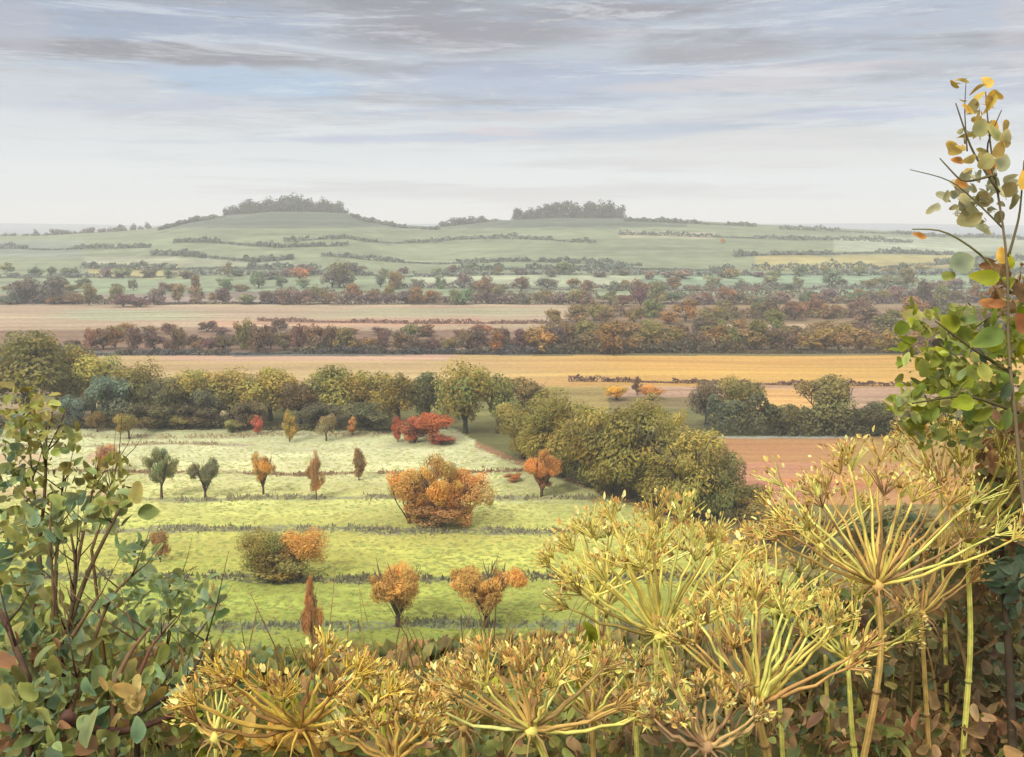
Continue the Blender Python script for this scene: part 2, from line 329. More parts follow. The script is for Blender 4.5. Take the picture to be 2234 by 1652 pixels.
for x, w, top in ((972,20,480),(990,22,474),(1010,24,472),(1030,22,471),(1052,22,469),(1074,22,474),(1092,18,478)):
    p = ridge_pt(x, 1270); _, by, _ = proj(*p)
    p[2] -= 5
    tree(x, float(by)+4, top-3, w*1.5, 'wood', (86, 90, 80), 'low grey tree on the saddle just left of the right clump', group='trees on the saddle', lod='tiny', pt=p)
for x in list(range(20, 340, 17)):
    p = ridge_pt(x+random.uniform(-5, 5), 1280); _, by, _ = proj(*p)
    p[2] -= 4
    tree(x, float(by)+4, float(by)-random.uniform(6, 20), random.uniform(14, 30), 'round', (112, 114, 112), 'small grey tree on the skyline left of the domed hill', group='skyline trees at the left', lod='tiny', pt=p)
tree(1577, 531, 517, 15, 'bush', (226, 140, 50), 'tiny bright orange bush alone on the pale hillside', name='bush', cat='bush', lod='tiny')
# ---- hedgerow trees, row by row
def row(n, x0, x1, base, hmin, hmax, wmin, wmax, pal, where, group, lod='far', jit=3, kinds=('round', 'bush', 'wood'), skip=None):
    for i in range(n):
        x = x0+(x1-x0)*(i+random.uniform(.1, .9))/n
        if skip and skip(x): continue
        nm, c = random.choice(pal); h = random.uniform(hmin, hmax)*(1 if random.random() < .8 else 1.3); b_ = base+wob(x, base*.01)+random.uniform(-jit, jit)
        c = tuple(int(np.clip(v+random.randint(-8, 8), 0, 255)) for v in c)
        tree(x, b_, b_-h, random.uniform(wmin, wmax), random.choice(kinds), c, f'{nm} {where}', group=group, lod=lod, bark=(92, 78, 72))
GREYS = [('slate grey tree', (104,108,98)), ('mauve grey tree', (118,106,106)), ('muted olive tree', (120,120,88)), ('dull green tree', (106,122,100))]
BROWNS = [('dusky brown tree', (112,92,78)), ('olive brown tree', (120,108,66)), ('purple brown tree', (104,84,82)), ('russet tree', (134,106,76)), ('muted green tree', (106,108,72))]
OLIVE = [('olive brown tree', (126,114,64)), ('dark brown tree', (98,84,68)), ('russet tree', (138,112,74)), ('green olive tree', (112,112,62))]
row(46, -60, 2300, 603, 12, 26, 24, 52, GREYS, 'in the upper hedge of the far hillside', 'trees of the upper hillside hedge', 'tiny', 5)
row(50, -60, 2300, 632, 16, 36, 26, 54, GREYS+BROWNS[:2], 'in the broken hedge at the foot of the hill', 'trees at the foot of the hill', 'far', 6)
row(64, -80, 2320, 662, 20, 46, 28, 54, GREYS+BROWNS, 'in the purple brown hedge behind the pale stubble', 'trees behind the pale stubble', 'far', 4)
row(26, 1180, 2320, 700, 28, 48, 40, 72, OLIVE+BROWNS, 'in the brown scrub on the right of the pale stubble', 'trees in the brown scrub', 'far', 8)
row(18, 200, 1180, 730, 14, 30, 30, 60, BROWNS, 'on the pale stubble before the dark hedge', 'trees on the pale stubble', 'far', 6)
row(34, 150, 1250, 766, 24, 60, 34, 58, BROWNS, 'in the dark hedge behind the pale end of the golden field', 'trees behind the golden field', 'far', 2)
row(22, 1180, 2340, 735, 24, 46, 50, 84, OLIVE, 'in the scrub just behind the dense brown hedge on the right', 'trees in the scrub behind the dense hedge', 'far', 5)
row(34, 1150, 2340, 766, 34, 58, 54, 88, OLIVE, 'in the dense brown hedge behind the bright end of the golden field', 'trees behind the bright golden field', 'far', 3)
for x, b_, t, w, c, lb in ((55,662,604,74,(98,96,96),'broad slate grey tree at the far left of the stubble hedge'), (115,662,598,70,(92,92,96),'dark slate tree beside the broad grey one at the left'), (655,612,582,40,(166,118,82),'russet orange tree on the pale hillside below the domed hill'),
                        (740,628,566,70,(112,112,92),'tall grey olive tree on the hillside right of the russet one'), (1060,655,600,54,(120,104,90),'grey brown tree standing up in the middle of the stubble hedge'), (1395,662,606,46,(112,96,86),'upright brown tree with a pale field behind'),
                        (565,770,700,56,(104,88,76),'tall dusky tree rising from the dark hedge left of centre'), (720,768,706,40,(106,88,70),'slim dark tree in the dark hedge below the domed hill'), (1330,772,690,76,(122,100,58),'broad olive brown tree in the dense hedge right of centre')):
    tree(x, b_, t, w, 'round', c, lb, lod='far')
# ---- hedges
def hedge(pts, h, depth, c, label, n, lf, name='hedge', taper=.35, cat='hedge', c2=None):
    P = np.array([at(x, y) for x, y in pts]); seg = np.linalg.norm(np.diff(P, axis=0), axis=1); cum = np.concatenate([[0], np.cumsum(seg)])
    t = RNG.uniform(0, cum[-1], n); Q = np.stack([np.interp(t, cum, P[:, k]) for k in range(3)], 1)
    top = h*(1+taper*(.6*np.sin(t/h*.9)+.5*np.sin(t/h*2.3+1)+.3*np.sin(t/h*5.1)))
    gap = np.sin(t/h*.19+cum[-1])+.8*np.sin(t/h*.071+2)+.5*np.sin(t/h*.43); top = top*np.where(gap < -.9, .18, 1)*(1+.35*np.maximum(gap, 0)); z = RNG.random(n)**.6; Q[:, 1] += RNG.normal(0, depth*.4, n); Q[:, 2] = height(Q[:, 0], Q[:, 1])+z*np.maximum(top, h*.15)
    Nn = RNG.normal(size=(n, 3))+np.array([0, -.6, .6]); v = RNG.uniform(.7, 1.3, (n, 1))*(1+.25*np.sin(t/h*1.4))[:, None]
    base = np.tile(alb(*[min(255, v*1.25) for v in c]), (n, 1))
    if c2 is not None:
        m = np.sin(t/h*.37+2)+RNG.normal(0, .5, n) > .5; base[m] = alb(*[min(255, v*1.28) for v in c2])
    b = B(); diamond(b, Q, Nn, lf*RNG.uniform(.7, 1.5, n), lf*.9, base*v)
    p0 = P[0]; o = b.build(name, M_LEAF); return tag(o, label, cat)
hedge([(-200,663),(600,663),(1200,664),(1900,662),(2450,660)], 3.2, 3, (104,86,84), 'long purple brown hedge along the far edge of the stubble', 12000, 1.3, c2=(118,106,74))
hedge([(-100,604),(500,600),(900,604),(1500,602),(2300,596)], 2.8, 3, (116,120,112), 'long grey green hedge crossing the far hillside', 7000, 1.6)
hedge([(850,628),(1400,634),(2350,630)], 2.6, 3, (122,118,108), 'thin grey hedge low on the far hillside at the right', 4000, 1.5)
for pts, lb in (([(350,502),(420,484),(490,474)], 'low hazy hedge climbing the left shoulder of the domed hill'), ([(765,474),(800,484),(870,496),(960,500)], 'low hazy hedge running down the right shoulder of the domed hill'),
                ([(1360,482),(1500,487),(1650,494)], 'low hazy hedge on the ridge right of the flat-topped clump'), ([(1700,500),(1850,506),(1960,511),(2100,518),(2350,525)], 'grey green hedge on the ridge at the right')):
    hedge(pts, 3.2, 8, (108,114,98), lb, 2200, 2.4)
for pts, lb, hh in (([(330,556),(560,572),(640,566)], 'thin hedge slanting across the hillside under the domed hill', 2.5), ([(700,560),(900,574),(1150,570),(1400,580)], 'thin broken hedge across the middle of the pale hillside', 2.2), ([(1600,560),(1680,556),(2080,556)], 'thin hedge above the yellow strip on the right hillside', 2.2), ([(1640,590),(1900,588),(2100,574),(2300,566)], 'slate hedge curving below the yellow strip on the right hillside', 3.6), ([(620,528),(1000,522),(1300,530)], 'faint hedge high across the middle of the pale hillside', 2.4), ([(1350,512),(1500,516),(1750,524),(1990,530)], 'faint hedge below the flat-topped clump running right', 2.6), ([(380,530),(600,540),(760,536)], 'faint hedge on the slope of the domed hill', 2.4), ([(1000,592),(1250,588),(1600,592)], 'grey hedge low on the middle of the hillside', 3.0), ([(180,585),(420,588),(700,590)], 'grey hedge below the yellow strip on the left hillside', 3.0), ([(-60,540),(120,545),(330,540)], 'slate hedge on the left end of the hillside', 3.0)):
    hedge(pts, hh*1.15, 6, (104,112,98), lb, 2200, 1.9)
hedge([(100,773),(500,774),(1000,773),(1250,772)], 1.6, 1.5, (84,84,84), 'low slate dark hedge at the far edge of the golden field', 6000, .7, c2=(96,92,74))
hedge([(600,650),(900,652),(1500,650),(2400,648)], 3.4, 10, (112,94,80), 'wide brown scrub belt behind the purple hedge', 6000, 1.3, c2=(112,108,78))
hedge([(560,700),(900,706),(1250,704)], 1.0, 4, (132,104,90), 'thin mauve brown weedy line on the pale stubble', 3000, .8)
hedge([(380,752),(800,756),(1250,752)], 2.4, 4, (100,84,70), 'dark brown thicket behind the low slate hedge', 7000, .8, c2=(112,94,72))
hedge([(1300,690),(1700,694),(2400,688)], 3.0, 8, (122,100,72), 'brown scrub belt at the right of the pale stubble', 7000, 1.0, c2=(128,116,72))
hedge([(1200,772),(1700,770),(2450,772)], 2.6, 2, (100,88,58), 'dense brown hedge behind the bright golden field', 8000, .8, c2=(86,80,66))
hedge([(1180,730),(1600,734),(2400,730)], 2.6, 6, (120,102,66), 'scrubby olive brown belt between stubble and golden field', 6000, .9, c2=(104,88,76))
hedge([(200,745),(700,748),(1200,744)], 1.2, 4, (132,108,88), 'ragged brown belt behind the low slate hedge', 4500, .8)
hedge([(1240,832),(1500,836),(1950,842),(2400,846)], .9, 1.2, (112,88,80), 'low purple brown hedge at the near edge of the golden field', 4000, .5)
hedge([(1540,948),(1750,950),(1960,950),(2350,955)], 3.6, 2.5, (104,104,66), 'dark green hedge above the ploughed field', 11000, .55, c2=(88,98,80))
# ---- woodland behind the orchard (left)
W = [(60,922,716,200,'wood',(112,112,62),'tall dark olive tree, leftmost of the wood'), (150,905,735,120,'round',(124,120,66),'olive tree tucked against the tall leftmost one'), (205,905,752,130,'round',(140,146,82),'fresh green tree beside the tall leftmost olive one'),
     (238,928,800,110,'bush',(106,128,120),'blue green tree in front of the fresh green one'), (170,932,850,80,'bush',(104,122,116),'slate blue bush under the fresh green tree at the left'), (305,915,784,130,'wood',(118,114,62),'brown olive tree at the left of the wood'), (362,928,806,90,'round',(92,96,68),'dark tree between olive and yellow crowns'),
     (418,920,792,110,'round',(142,140,76),'yellow green tree in the left half of the wood'), (452,930,832,80,'bush',(98,102,80),'low grey green tree before the yellow green one'), (505,915,798,130,'wood',(140,130,70),'ochre tree in the middle of the wood'),
     (590,916,790,130,'round',(144,138,72),'mustard tree in the middle of the wood'), (655,925,815,90,'round',(110,98,68),'brown tree right of the mustard one'), (722,918,795,130,'wood',(134,132,68),'lime olive tree in the right half of the wood'),
     (800,915,796,120,'round',(138,130,66),'broad gold olive tree in the right half of the wood'), (870,925,812,100,'wood',(128,118,56),'bronze tree above the red bushes'), (935,925,800,90,'round',(90,100,66),'dark green tree above the red bushes'),
     (1015,945,782,130,'wood',(138,132,68),'tall golden olive tree right of the red bushes'), (1085,945,805,100,'round',(110,116,66),'green tree between golden olive tree and willows'), (-60,915,740,180,'wood',(116,116,70),'olive tree at the left edge of the view'),
     (1150,905,812,110,'bush',(128,112,66),'brown bush behind the willows'), (545,935,862,90,'bush',(104,96,70),'brown bush at the foot of the wood'), (690,935,868,110,'bush',(92,92,72),'grey bush at the foot of the wood, right of centre'),
     (800,938,868,120,'bush',(88,92,66),'dark bush at the foot of the wood, left of the red bushes'), (345,935,868,110,'bush',(96,96,66),'dark bush at the foot of the wood near the left'), (445,932,872,100,'bush',(92,90,70),'shadowy bush at the foot of the wood under the yellow green tree')]
for x, b_, t, w, k, c, lb in W: tree(x, b_, t, w*1.08, k, c, lb, group='woodland trees behind the orchard' if k != 'bush' else None, bark=(84, 84, 70), cat='tree' if k != 'bush' else 'bush', name='tree' if k != 'bush' else 'bush')
hedge([(-100,935),(300,934),(700,936),(980,936)], 2.2, 2.5, (100,94,66), 'dark undergrowth edging the wood behind the orchard', 9000, .5, c2=(100,96,60))
# willows
for x, b_, t, w, c, lb in ((1140,1000,856,140,(126,118,64),'leftmost willow of the dark group beside the orchard'), (1225,1040,842,210,(134,130,66),'rounded willow second from the left in the dark group'), (1300,1062,848,210,(128,122,64),'willow filling the row between the rounded one and the broad one'), (1370,1085,852,250,(122,118,62),'broad dark willow in the middle of the group'),
                         (1440,1075,852,170,(150,144,74),'tall light olive willow at the top of the group'), (1490,1118,905,210,(134,128,66),'willow with drooping pale branches at the right of the group'), (1560,1130,960,140,(100,104,60),'dark narrow willow at the right end of the group')):
    tree(x, b_, t, w, 'willow', c, lb, name='willow_tree', lod='near', group='willows beside the orchard', bark=(110, 102, 74))
tree(1620, 1140, 1042, 110, 'bush', (122,116,66), 'olive bush right of the willows beside the ploughed field', name='bush', cat='bush')
tree(1300, 1062, 985, 120, 'bush', (92,92,54), 'dark bush under the middle willows', name='bush', cat='bush')
tree(1420, 1105, 1020, 120, 'bush', (86,88,52), 'dark bush under the right hand willows', name='bush', cat='bush')
for x, b_, t, w, k, c, lb in ((1620,935,806,110,'round',(124,122,72),'round olive tree by the golden field right of the willows'), (1540,930,826,80,'wood',(112,104,88),'grey brown tree just behind the willows'), (1700,945,870,100,'bush',(104,104,68),'low green bush between the two round trees'),
                              (1800,940,808,150,'round',(116,114,70),'broad round tree at the near edge of the golden field'), (1905,948,864,100,'bush',(88,94,64),'dark bush right of the broad round tree'), (2020,950,850,130,'round',(112,112,68),'green tree at the right behind the sapling leaves'),
                              (1345,872,836,60,'round',(222,158,66),'small golden orange bush above the willows'), (1420,872,838,60,'round',(206,138,74),'small dull orange bush right of the golden one'), (1390,862,818,30,'cone',(120,96,84),'little purple grey tree between the two orange bushes'),
                              (2150,945,820,150,'round',(122,112,72),'brown green tree at the right edge beyond the sapling')):
    tree(x, b_, t, w, k, c, lb, name='bush' if k == 'bush' else 'tree', cat='bush' if k == 'bush' else 'tree')
for x, b_, t, w, c, lb in ((1680,1190,1085,120,(126,118,70),'olive scrub bush at the foot of the ploughed field, nearest the willows'), (1775,1210,1110,130,(138,122,76),'brown scrub bush at the foot of the ploughed field behind the seed heads'), (1880,1215,1105,140,(120,116,70),'dull green scrub bush below the ploughed field'), (1990,1210,1085,150,(126,116,72),'right hand scrub bush below the ploughed field')):
    tree(x, b_, t, w, 'bush', c, lb, name='bush', cat='bush')
# ---- orchard
O = [(905,966,900,78,'bush',(158,92,66),'deep red bush at the edge of the orchard'), (945,966,888,86,'round',(168,102,64),'round orange red tree beside the red bush'), (868,964,900,40,'cone',(154,88,66),'slim red tree left of the red bush'), (960,970,945,60,'bush',(150,84,66),'low dark red bush under the orange red tree'),
     (213,942,890,42,'round',(112,100,60),'small dark brown tree at the left of the far orchard row'), (282,958,893,52,'round',(132,128,68),'olive tree with a low skirt in the far orchard row'), (393,938,900,48,'bush',(150,144,88),'dome shaped pale olive bush before the wood'), (508,944,912,44,'bush',(142,140,92),'dome shaped grey olive bush before the wood'),
     (562,948,900,34,'cone',(176,100,86),'small narrow red tree in the far orchard row'), (632,964,888,50,'cone',(150,138,72),'tall yellow olive tree in the far orchard row'), (712,962,896,44,'round',(136,128,96),'grey olive tree in the far orchard row'), (770,950,905,30,'cone',(176,132,80),'tiny tan tree in the far orchard row'),
     (353,1088,976,72,'fan',(126,136,98),'blue green fruit tree with a bare trunk, left of its pair'), (448,1088,992,62,'fan',(114,120,96),'blue green fruit tree with a bare trunk, right of its pair'), (575,1078,980,54,'fan',(206,150,82),'small rusty orange fruit tree with crooked trunk'),
     (690,1090,968,46,'cone',(160,128,88),'tall slender brown tree in the middle row'), (783,1048,966,44,'cone',(142,120,88),'small pointed grey brown tree left of the big orange clump'), (234,1030,962,52,'round',(160,122,92),'pinkish brown tree near the left shrubs'),
     (1182,1084,976,78,'fan',(196,138,80),'orange topped tree alone near the willows'), (1182,1082,1028,48,'fan',(140,108,90),'purple brown bush under the orange topped tree'),
     (892,1142,990,124,'bush',(208,146,80),'left tree of the big orange clump'), (956,1150,994,120,'fan',(218,150,80),'golden middle tree of the big orange clump'), (1018,1144,992,122,'bush',(206,142,84),'right tree of the big orange clump'), (955,1146,1085,150,'bush',(170,128,84),'low russet bushes at the foot of the orange clump'),
     (575,1262,1142,118,'round',(136,132,70),'rounded olive tree touching an orange brown one'), (655,1262,1142,126,'round',(186,146,78),'rounded orange brown tree touching an olive one'), (615,1264,1185,150,'bush',(124,114,62),'dark olive bush between the olive and orange brown trees'),
     (350,1226,1144,46,'bush',(156,128,84),'small square brown bush near the left shrubs'), (868,1368,1212,132,'fan',(206,150,84),'orange brown fruit tree with spreading limbs, left of the near pair'), (1062,1370,1210,156,'fan',(232,150,84),'bright orange fruit tree with spreading limbs, right of the near pair'),
     (684,1440,1236,56,'cone',(176,132,84),'tall narrow brown tree nearest of the orchard'), (468,1368,1258,46,'cone',(158,126,88),'thin brown tree left of the nearest one'), (1120,1050,1030,40,'bush',(176,120,76),'low russet bush left of the orange topped tree')]
for x, b_, t, w, k, c, lb in O: tree(x, b_, t, w*1.06, k, c, lb, name='bush' if k == 'bush' else 'fruit_tree', cat='bush' if k == 'bush' else 'tree', lod='near' if (b_-t) > 90 else 'mid', bark=(104, 84, 66))
# rough grass along the strips and over the meadow
def tufts(n, name, label, strip):
    b = B(); px = RNG.uniform(-250, 2000, n)
    if strip:
        k = RNG.integers(0, len(STRIPS), n); yy = np.array([s[0] for s in STRIPS])[k]; th = np.array([s[1] for s in STRIPS])[k]; x0 = np.array([s[2] for s in STRIPS])[k]; x1 = np.array([s[3] for s in STRIPS])[k]
        py = yy+wob(px, k)+RNG.normal(0, .45, n)*th; ok = (px > x0) & (px < x1) & (np.sin(px/61+k*1.7)+.8*np.sin(px/23+k)+.6*np.sin(px/9.3+k*3)+RNG.normal(0, .5, n) > -.35); cc = np.array([alb(*s[4]) for s in STRIPS])[k]
    else:
        py = 1/RNG.uniform(1/1450, 1/940, n); ok = np.ones(n, bool); cc = np.stack([np.interp(py, [940, 1085, 1250, 1450], [alb(*c)[j] for c in ((212,214,160), (206,208,128), (188,194,100), (160,172,80))]) for j in range(3)], 1)
    ok &= (py > np.interp(px, BNDX, BNDY)+6) & (py > 938); px, py, cc = px[ok], py[ok], cc[ok]; m = len(px)
    u = px*S-512; v = 378.5-py*S; ry = F*CP+v*SP; rz = v*CP-F*SP; y = np.full(m, 120.)
    for _ in range(14): y = .5*y+.5*np.clip((height(u/ry*y, y)-CAMZ)/(rz/ry), 60, 320)
    x = u/ry*y; z = height(x, y); hh = RNG.uniform(.15, .6, m) if strip else RNG.uniform(.06, .2, m)
    P = np.stack([x, y, z+hh*.35], 1); Nn = np.stack([RNG.normal(0, .5, m), -np.ones(m), RNG.uniform(-.1, .9, m)], 1)
    al = np.stack([RNG.normal(0, .45, m), RNG.normal(0, .3, m), np.ones(m)], 1) if strip else np.stack([np.ones(m), RNG.normal(0, .3, m), RNG.normal(0, .25, m)], 1)
    c = cc*RNG.uniform(.8, 1.6, (m, 1))*np.array([1.08, 1, .85]) if strip else cc*RNG.uniform(.88, 1.22, (m, 1))*(1+RNG.normal(0, .06, (m, 3)))
    if strip: diamond(b, P, Nn, hh*1.5, hh*.5, c, al)
    else: Nn[:, 2] += 1.5; diamond(b, P, Nn, hh*5, hh*2.2, c, al)
    tag(b.build(name, M_LEAF), label, 'grass', kind='stuff')
tufts(26000, 'rough_grass', 'ragged grey brown grass along the orchard strips', True)
tufts(30000, 'meadow_grass', 'tussocky yellow green grass of the orchard meadow', False)
# ------------------------------------------------------------------ foreground
def pal(cols, n, jit=.12):
    c = np.array([alb(*x) for x in cols])[RNG.integers(0, len(cols), n)]
    return c*RNG.uniform(1-jit*1.6, 1+jit*1.6, (n, 1))*(1+RNG.normal(0, jit*.4, (n, 3)))
def cloud(b, pts, cols, L, W=(.55, 1.25), up=.4, face=.9):
    L = (L[0]*.45, L[1]*.78); n = len(pts); d = randdir(n)+np.array([0, 0, up]); nn = randdir(n)+np.array([0, -face, .5])
    leaves(b, pts, d, nn, RNG.uniform(*L, n), RNG.uniform(*W, n), pal(cols, n))
def ell(n, cx, cy, rx, ry, y0, y1, p=.6):
    """points in an upright lens-shaped volume centred where pixel (cx, cy) looks at depth y"""
    a = RNG.uniform(0, 6.283, n); r = RNG.random(n)**p; x = cx+rx*r*np.cos(a); y = cy+ry*r*np.sin(a); d = RNG.uniform(y0, y1, n)
    return np.array([at_depth(i, j, k) for i, j, k in zip(x, y, d)])
def curve(pts, y0, y1=None, n=14, sag=.0):
    y1 = y1 or y0; P = np.array([at_depth(px, py, y0+(y1-y0)*i/max(1, len(pts)-1)) for i, (px, py) in enumerate(pts)])
    t = np.linspace(0, len(P)-1, n); Q = np.stack([np.interp(t, np.arange(len(P)), P[:, k]) for k in range(3)], 1)
    for _ in range(2): Q[1:-1] = (Q[:-2]+Q[1:-1]*2+Q[2:])/4
    return Q
def to_ground(P, k=0):
    """extend a stem down to the soil"""
    g = P[0].copy(); g[0] += RNG.uniform(-.05, .05); g[2] = float(height(g[0], g[1]))-.03
    if P[0][2] > g[2]+.02: return np.vstack([g, P])
    return P
def shrub(name, label, stems, blobs, L, cat='shrub', stemc=(92, 70, 54), twigs=0, group=None):
    P0 = to_ground(curve(stems[0][0], stems[0][1], stems[0][2]))[0]
    e = empty(name, P0, label, cat, group)
    for pts, y0, y1, r, c in stems:
        b = B(); P = to_ground(curve(pts, y0, y1)); b.tube(P-P0, np.linspace(r, r*.45, len(P)), 7, alb(*(c or stemc)))
        for k in range(twigs):
            i = RNG.integers(len(P)//3, len(P)-1); d = randdir(1)[0]*np.array([1, .6, .5])+np.array([0, 0, .8]); l = RNG.uniform(.05, .16)
            b.tube([P[i]-P0, P[i]-P0+d*l*.5, P[i]-P0+d*l+np.array([0, 0, .02])], [r*.35, r*.22, r*.1], 5, alb(*(c or stemc)))
        b.build('stem', M_STEM, e, True)
    b = B()
    for n, cx, cy, rx, ry, y0, y1, cols in blobs: cloud(b, ell(int(n*1.8), cx, cy, rx, ry, y0, y1)-P0, cols, L)
    if b.n: b.build('leaves', M_NEAR, e, True)
    return e
GR = [(172,176,100),(160,178,114),(188,196,108),(146,148,84)]; TEAL = [(138,166,128),(150,174,134),(156,170,112)]; OLV = [(178,172,90),(160,148,82),(190,190,98)]; PALE = [(182,208,158),(174,200,140),(192,208,128)]
DRY = [(176,132,92),(192,156,106),(150,118,84),(216,182,128)]; LIME = [(170,178,50),(150,166,60),(176,182,90)]; GOLD = [(224,184,84),(214,160,70),(232,200,110)]
# left shrubs
shrub('shrub', 'tall left shrub with one thick dark branch leaning right over teal leaves', [([(95,1500),(150,1370),(190,1250),(262,1108)],2.2,2.35,.0085,(110,92,62)),([(130,1420),(160,1330),(166,1230),(155,1165)],2.22,2.3,.006,(88,72,50)),([(100,1480),(120,1330),(108,1160),(112,1095)],2.25,2.4,.005,(120,92,62)),([(175,1560),(190,1440),(240,1300),(300,1245)],2.15,2.3,.006,(110,84,56))],
      [(58,60,1200,80,90,2.25,2.7,TEAL+GR),(18,165,1130,60,60,2.3,2.6,TEAL+GR),(80,60,1380,110,90,2.2,2.6,GR+TEAL),(20,250,1120,50,40,2.35,2.6,GR+OLV),(34,230,1360,80,70,2.2,2.6,TEAL+GR+PALE)], (.05, .085), twigs=5)
shrub('shrub', 'wispy olive shrub at the left edge with upright dark twigs', [([(60,1500),(80,1250),(100,1060),(101,925)],2.9,3.1,.008,(104,84,56)),([(90,1250),(78,1110),(66,990)],2.9,3.0,.006,(96,84,58)),([(120,1300),(126,1160),(140,1030)],2.9,3.1,.007,(92,78,52)),([(160,1280),(178,1180),(215,1010)],2.9,3.1,.007,(108,84,52)),([(200,1200),(236,1090),(262,985)],2.9,3.1,.005,(108,84,52))],
      [(50,60,900,55,75,2.9,3.3,OLV),(60,100,960,75,80,2.9,3.3,OLV+GR),(70,20,1020,70,110,2.9,3.2,TEAL+GR),(30,200,1050,60,50,2.9,3.2,OLV+GR),(44,60,1120,90,70,2.9,3.2,OLV+GR),(16,255,1040,45,45,2.9,3.2,OLV)], (.035, .07), twigs=8)
shrub('shrub', 'low shrub with round pale green leaves in front of the orchard', [([(350,1460),(372,1380),(370,1262)],2.5,2.6,.006,(98,84,50)),([(240,1400),(320,1290),(430,1235)],2.5,2.6,.004,(170,170,90)),([(400,1480),(420,1400),(470,1330)],2.5,2.6,.004,(110,96,56))],
      [(16,300,1215,40,30,2.5,2.7,PALE),(30,330,1290,75,50,2.5,2.7,PALE),(28,430,1320,60,50,2.5,2.7,PALE),(40,340,1390,110,50,2.5,2.8,GR+PALE)], (.05, .08), twigs=3)
shrub('shrub', 'reddish stemmed shrub at the lower left with broken dead stalks', [([(245,1500),(285,1420),(328,1368)],2.0,2.1,.007,(128,100,70)),([(300,1480),(330,1410),(372,1360)],2.05,2.1,.005,(120,82,62)),([(60,1480),(30,1400),(0,1330)],2.0,2.1,.009,(90,66,50)),([(110,1490),(150,1400),(215,1300)],2.1,2.2,.007,(120,94,62)),([(150,1560),(170,1500),(165,1440)],2.0,2.1,.007,(122,92,66)),([(300,1560),(400,1500),(440,1430),(452,1390)],2.0,2.1,.006,(80,66,50))],
      [(90,90,1450,130,70,2.0,2.4,GR+TEAL+DRY[:1]),(80,60,1550,110,70,1.9,2.3,GR+TEAL),(44,210,1530,90,50,1.9,2.3,TEAL+GR),(30,330,1500,90,50,2.0,2.3,PALE+GR),(12,260,1535,60,30,1.9,2.1,[(222,200,124),(206,180,100)]),(70,150,1620,180,40,1.8,2.2,GR+TEAL+DRY[:1])], (.05, .09), twigs=3)
# thorny brown log-like stalk lying low on the left
b = B(); P = curve([(140,1560),(180,1585),(240,1600),(300,1590),(380,1560)], 1.9, 2.0); b.tube(P, np.linspace(.013, .006, len(P))*(1+.15*np.sin(np.arange(len(P))*2.1)), 9, alb(96, 66, 54))
tag(b.build('dead_branch', M_STEM, None, True), 'thick dead brown branch lying in the greenery at the lower left', 'branch')
# hogweed
def hogweed(hub, y, R, a0, a1, nray, stem, label, colr, lift=.0, seedc=None, thick=1.0, curl=.25, flat=1.0):
    colr = [tuple(min(255, v*q_) for v, q_ in zip(c_, (1.12, 1.12, 1.06))) for c_ in colr]
    H = at_depth(*hub, y); sc = S/F*y; Rw = R*sc; P = curve([hub]+stem, y, y+.05, 10)[::-1]; P = to_ground(P); g = P[0]
    e = empty('hogweed', g, label, 'hogweed', 'dried hogweed seed heads')
    b = B(); k = len(P); rr = np.linspace(.0075, .0055, k)*thick; b.tube(P-g, rr, 12, alb(*colr[0]), True, .22)
    for i in range(1):
        q = P[4]-g; b.tube([q-np.array([0, 0, .006]), q, q+np.array([0, 0, .006])], [.007*thick, .0098*thick, .007*thick], 9, alb(*colr[-1]))
    b.build('stem', M_STEM, e, True)
    b = B(); b.tube([H-g-np.array([0, 0, .02]), H-g, H-g+np.array([0, 0, .012])], [.007*thick, .014*thick, .006*thick], 10, alb(*colr[0]))
    for j in range(7):
        a = j*.9; d = np.array([math.cos(a), math.sin(a), -.5]); b.tube([H-g, H-g+d*.03, H-g+d*.05+np.array([0, 0, -.02])], [.003, .002, .0006], 5, alb(*colr[-1]))
    b.build('hub', M_STEM, e, True)
    nray = int(nray*1.25)
    for i in range(nray):
        t = (i+RNG.uniform(.2, .8))/nray; el = math.radians(a0+(a1-a0)*t); dep = RNG.uniform(-.55, .55)*(.5+.5*math.sin(math.pi*t))
        d = unit(np.array([math.cos(el), dep, math.sin(el)*flat+lift])); L = Rw*RNG.uniform(.72, 1.05)*(1 if flat == 1 else .55+.45*abs(math.cos(el)))
        c = colr[RNG.integers(len(colr))]; st = H-g; up = np.array([0, 0, 1.])
        pts = [st+d*L*s*(1)+up*curl*L*(s*s-s)*(1-abs(d[2])*.8)+randdir(1)[0]*.004*(0 < s < 1) for s in np.linspace(0, 1, 7)]
        b = B(); b.tube(pts, np.linspace(.0044, .0019, 7)*thick, 6, alb(*c), True, .16); r = b.build('ray', M_STEM, e, True)
        tip = pts[-1]; dd = unit(tip-pts[-2]); b = B(); m = RNG.integers(11, 17)
        for j in range(m):
            w = unit(dd+randdir(1)[0]*.85+up*.25); l = Rw*RNG.uniform(.13, .3)
            b.tube([tip, tip+w*l*.6+dd*l*.05, tip+w*l], [.0013*thick, .0011*thick, .0008*thick], 4, alb(*c), False)
        sd = seedc or [(250,234,130),(238,206,110),(226,176,98),(206,164,90),(250,240,160)]; w = unit(dd+randdir(m*2)*.95+up*.25); l = Rw*RNG.uniform(.08, .29, m*2)
        leaves(b, tip+w*l[:, None]*.9, w+randdir(m*2)*.3, randdir(m*2)+np.array([0, -1.2, 0]), RNG.uniform(.006, .015, m*2)*thick, RNG.uniform(.45, 1.0, m*2), pal(sd, m*2)); b.build('seed_cluster', M_STEM, r, False)
    return e
YL = [(236,216,122),(214,184,106),(198,162,98),(242,230,146),(172,144,92)]; OR = [(208,172,104),(234,206,114),(196,152,98),(242,224,130),(168,134,92)]; GN = [(232,222,120),(206,186,94),(158,140,76),(238,214,120),(180,176,96)]
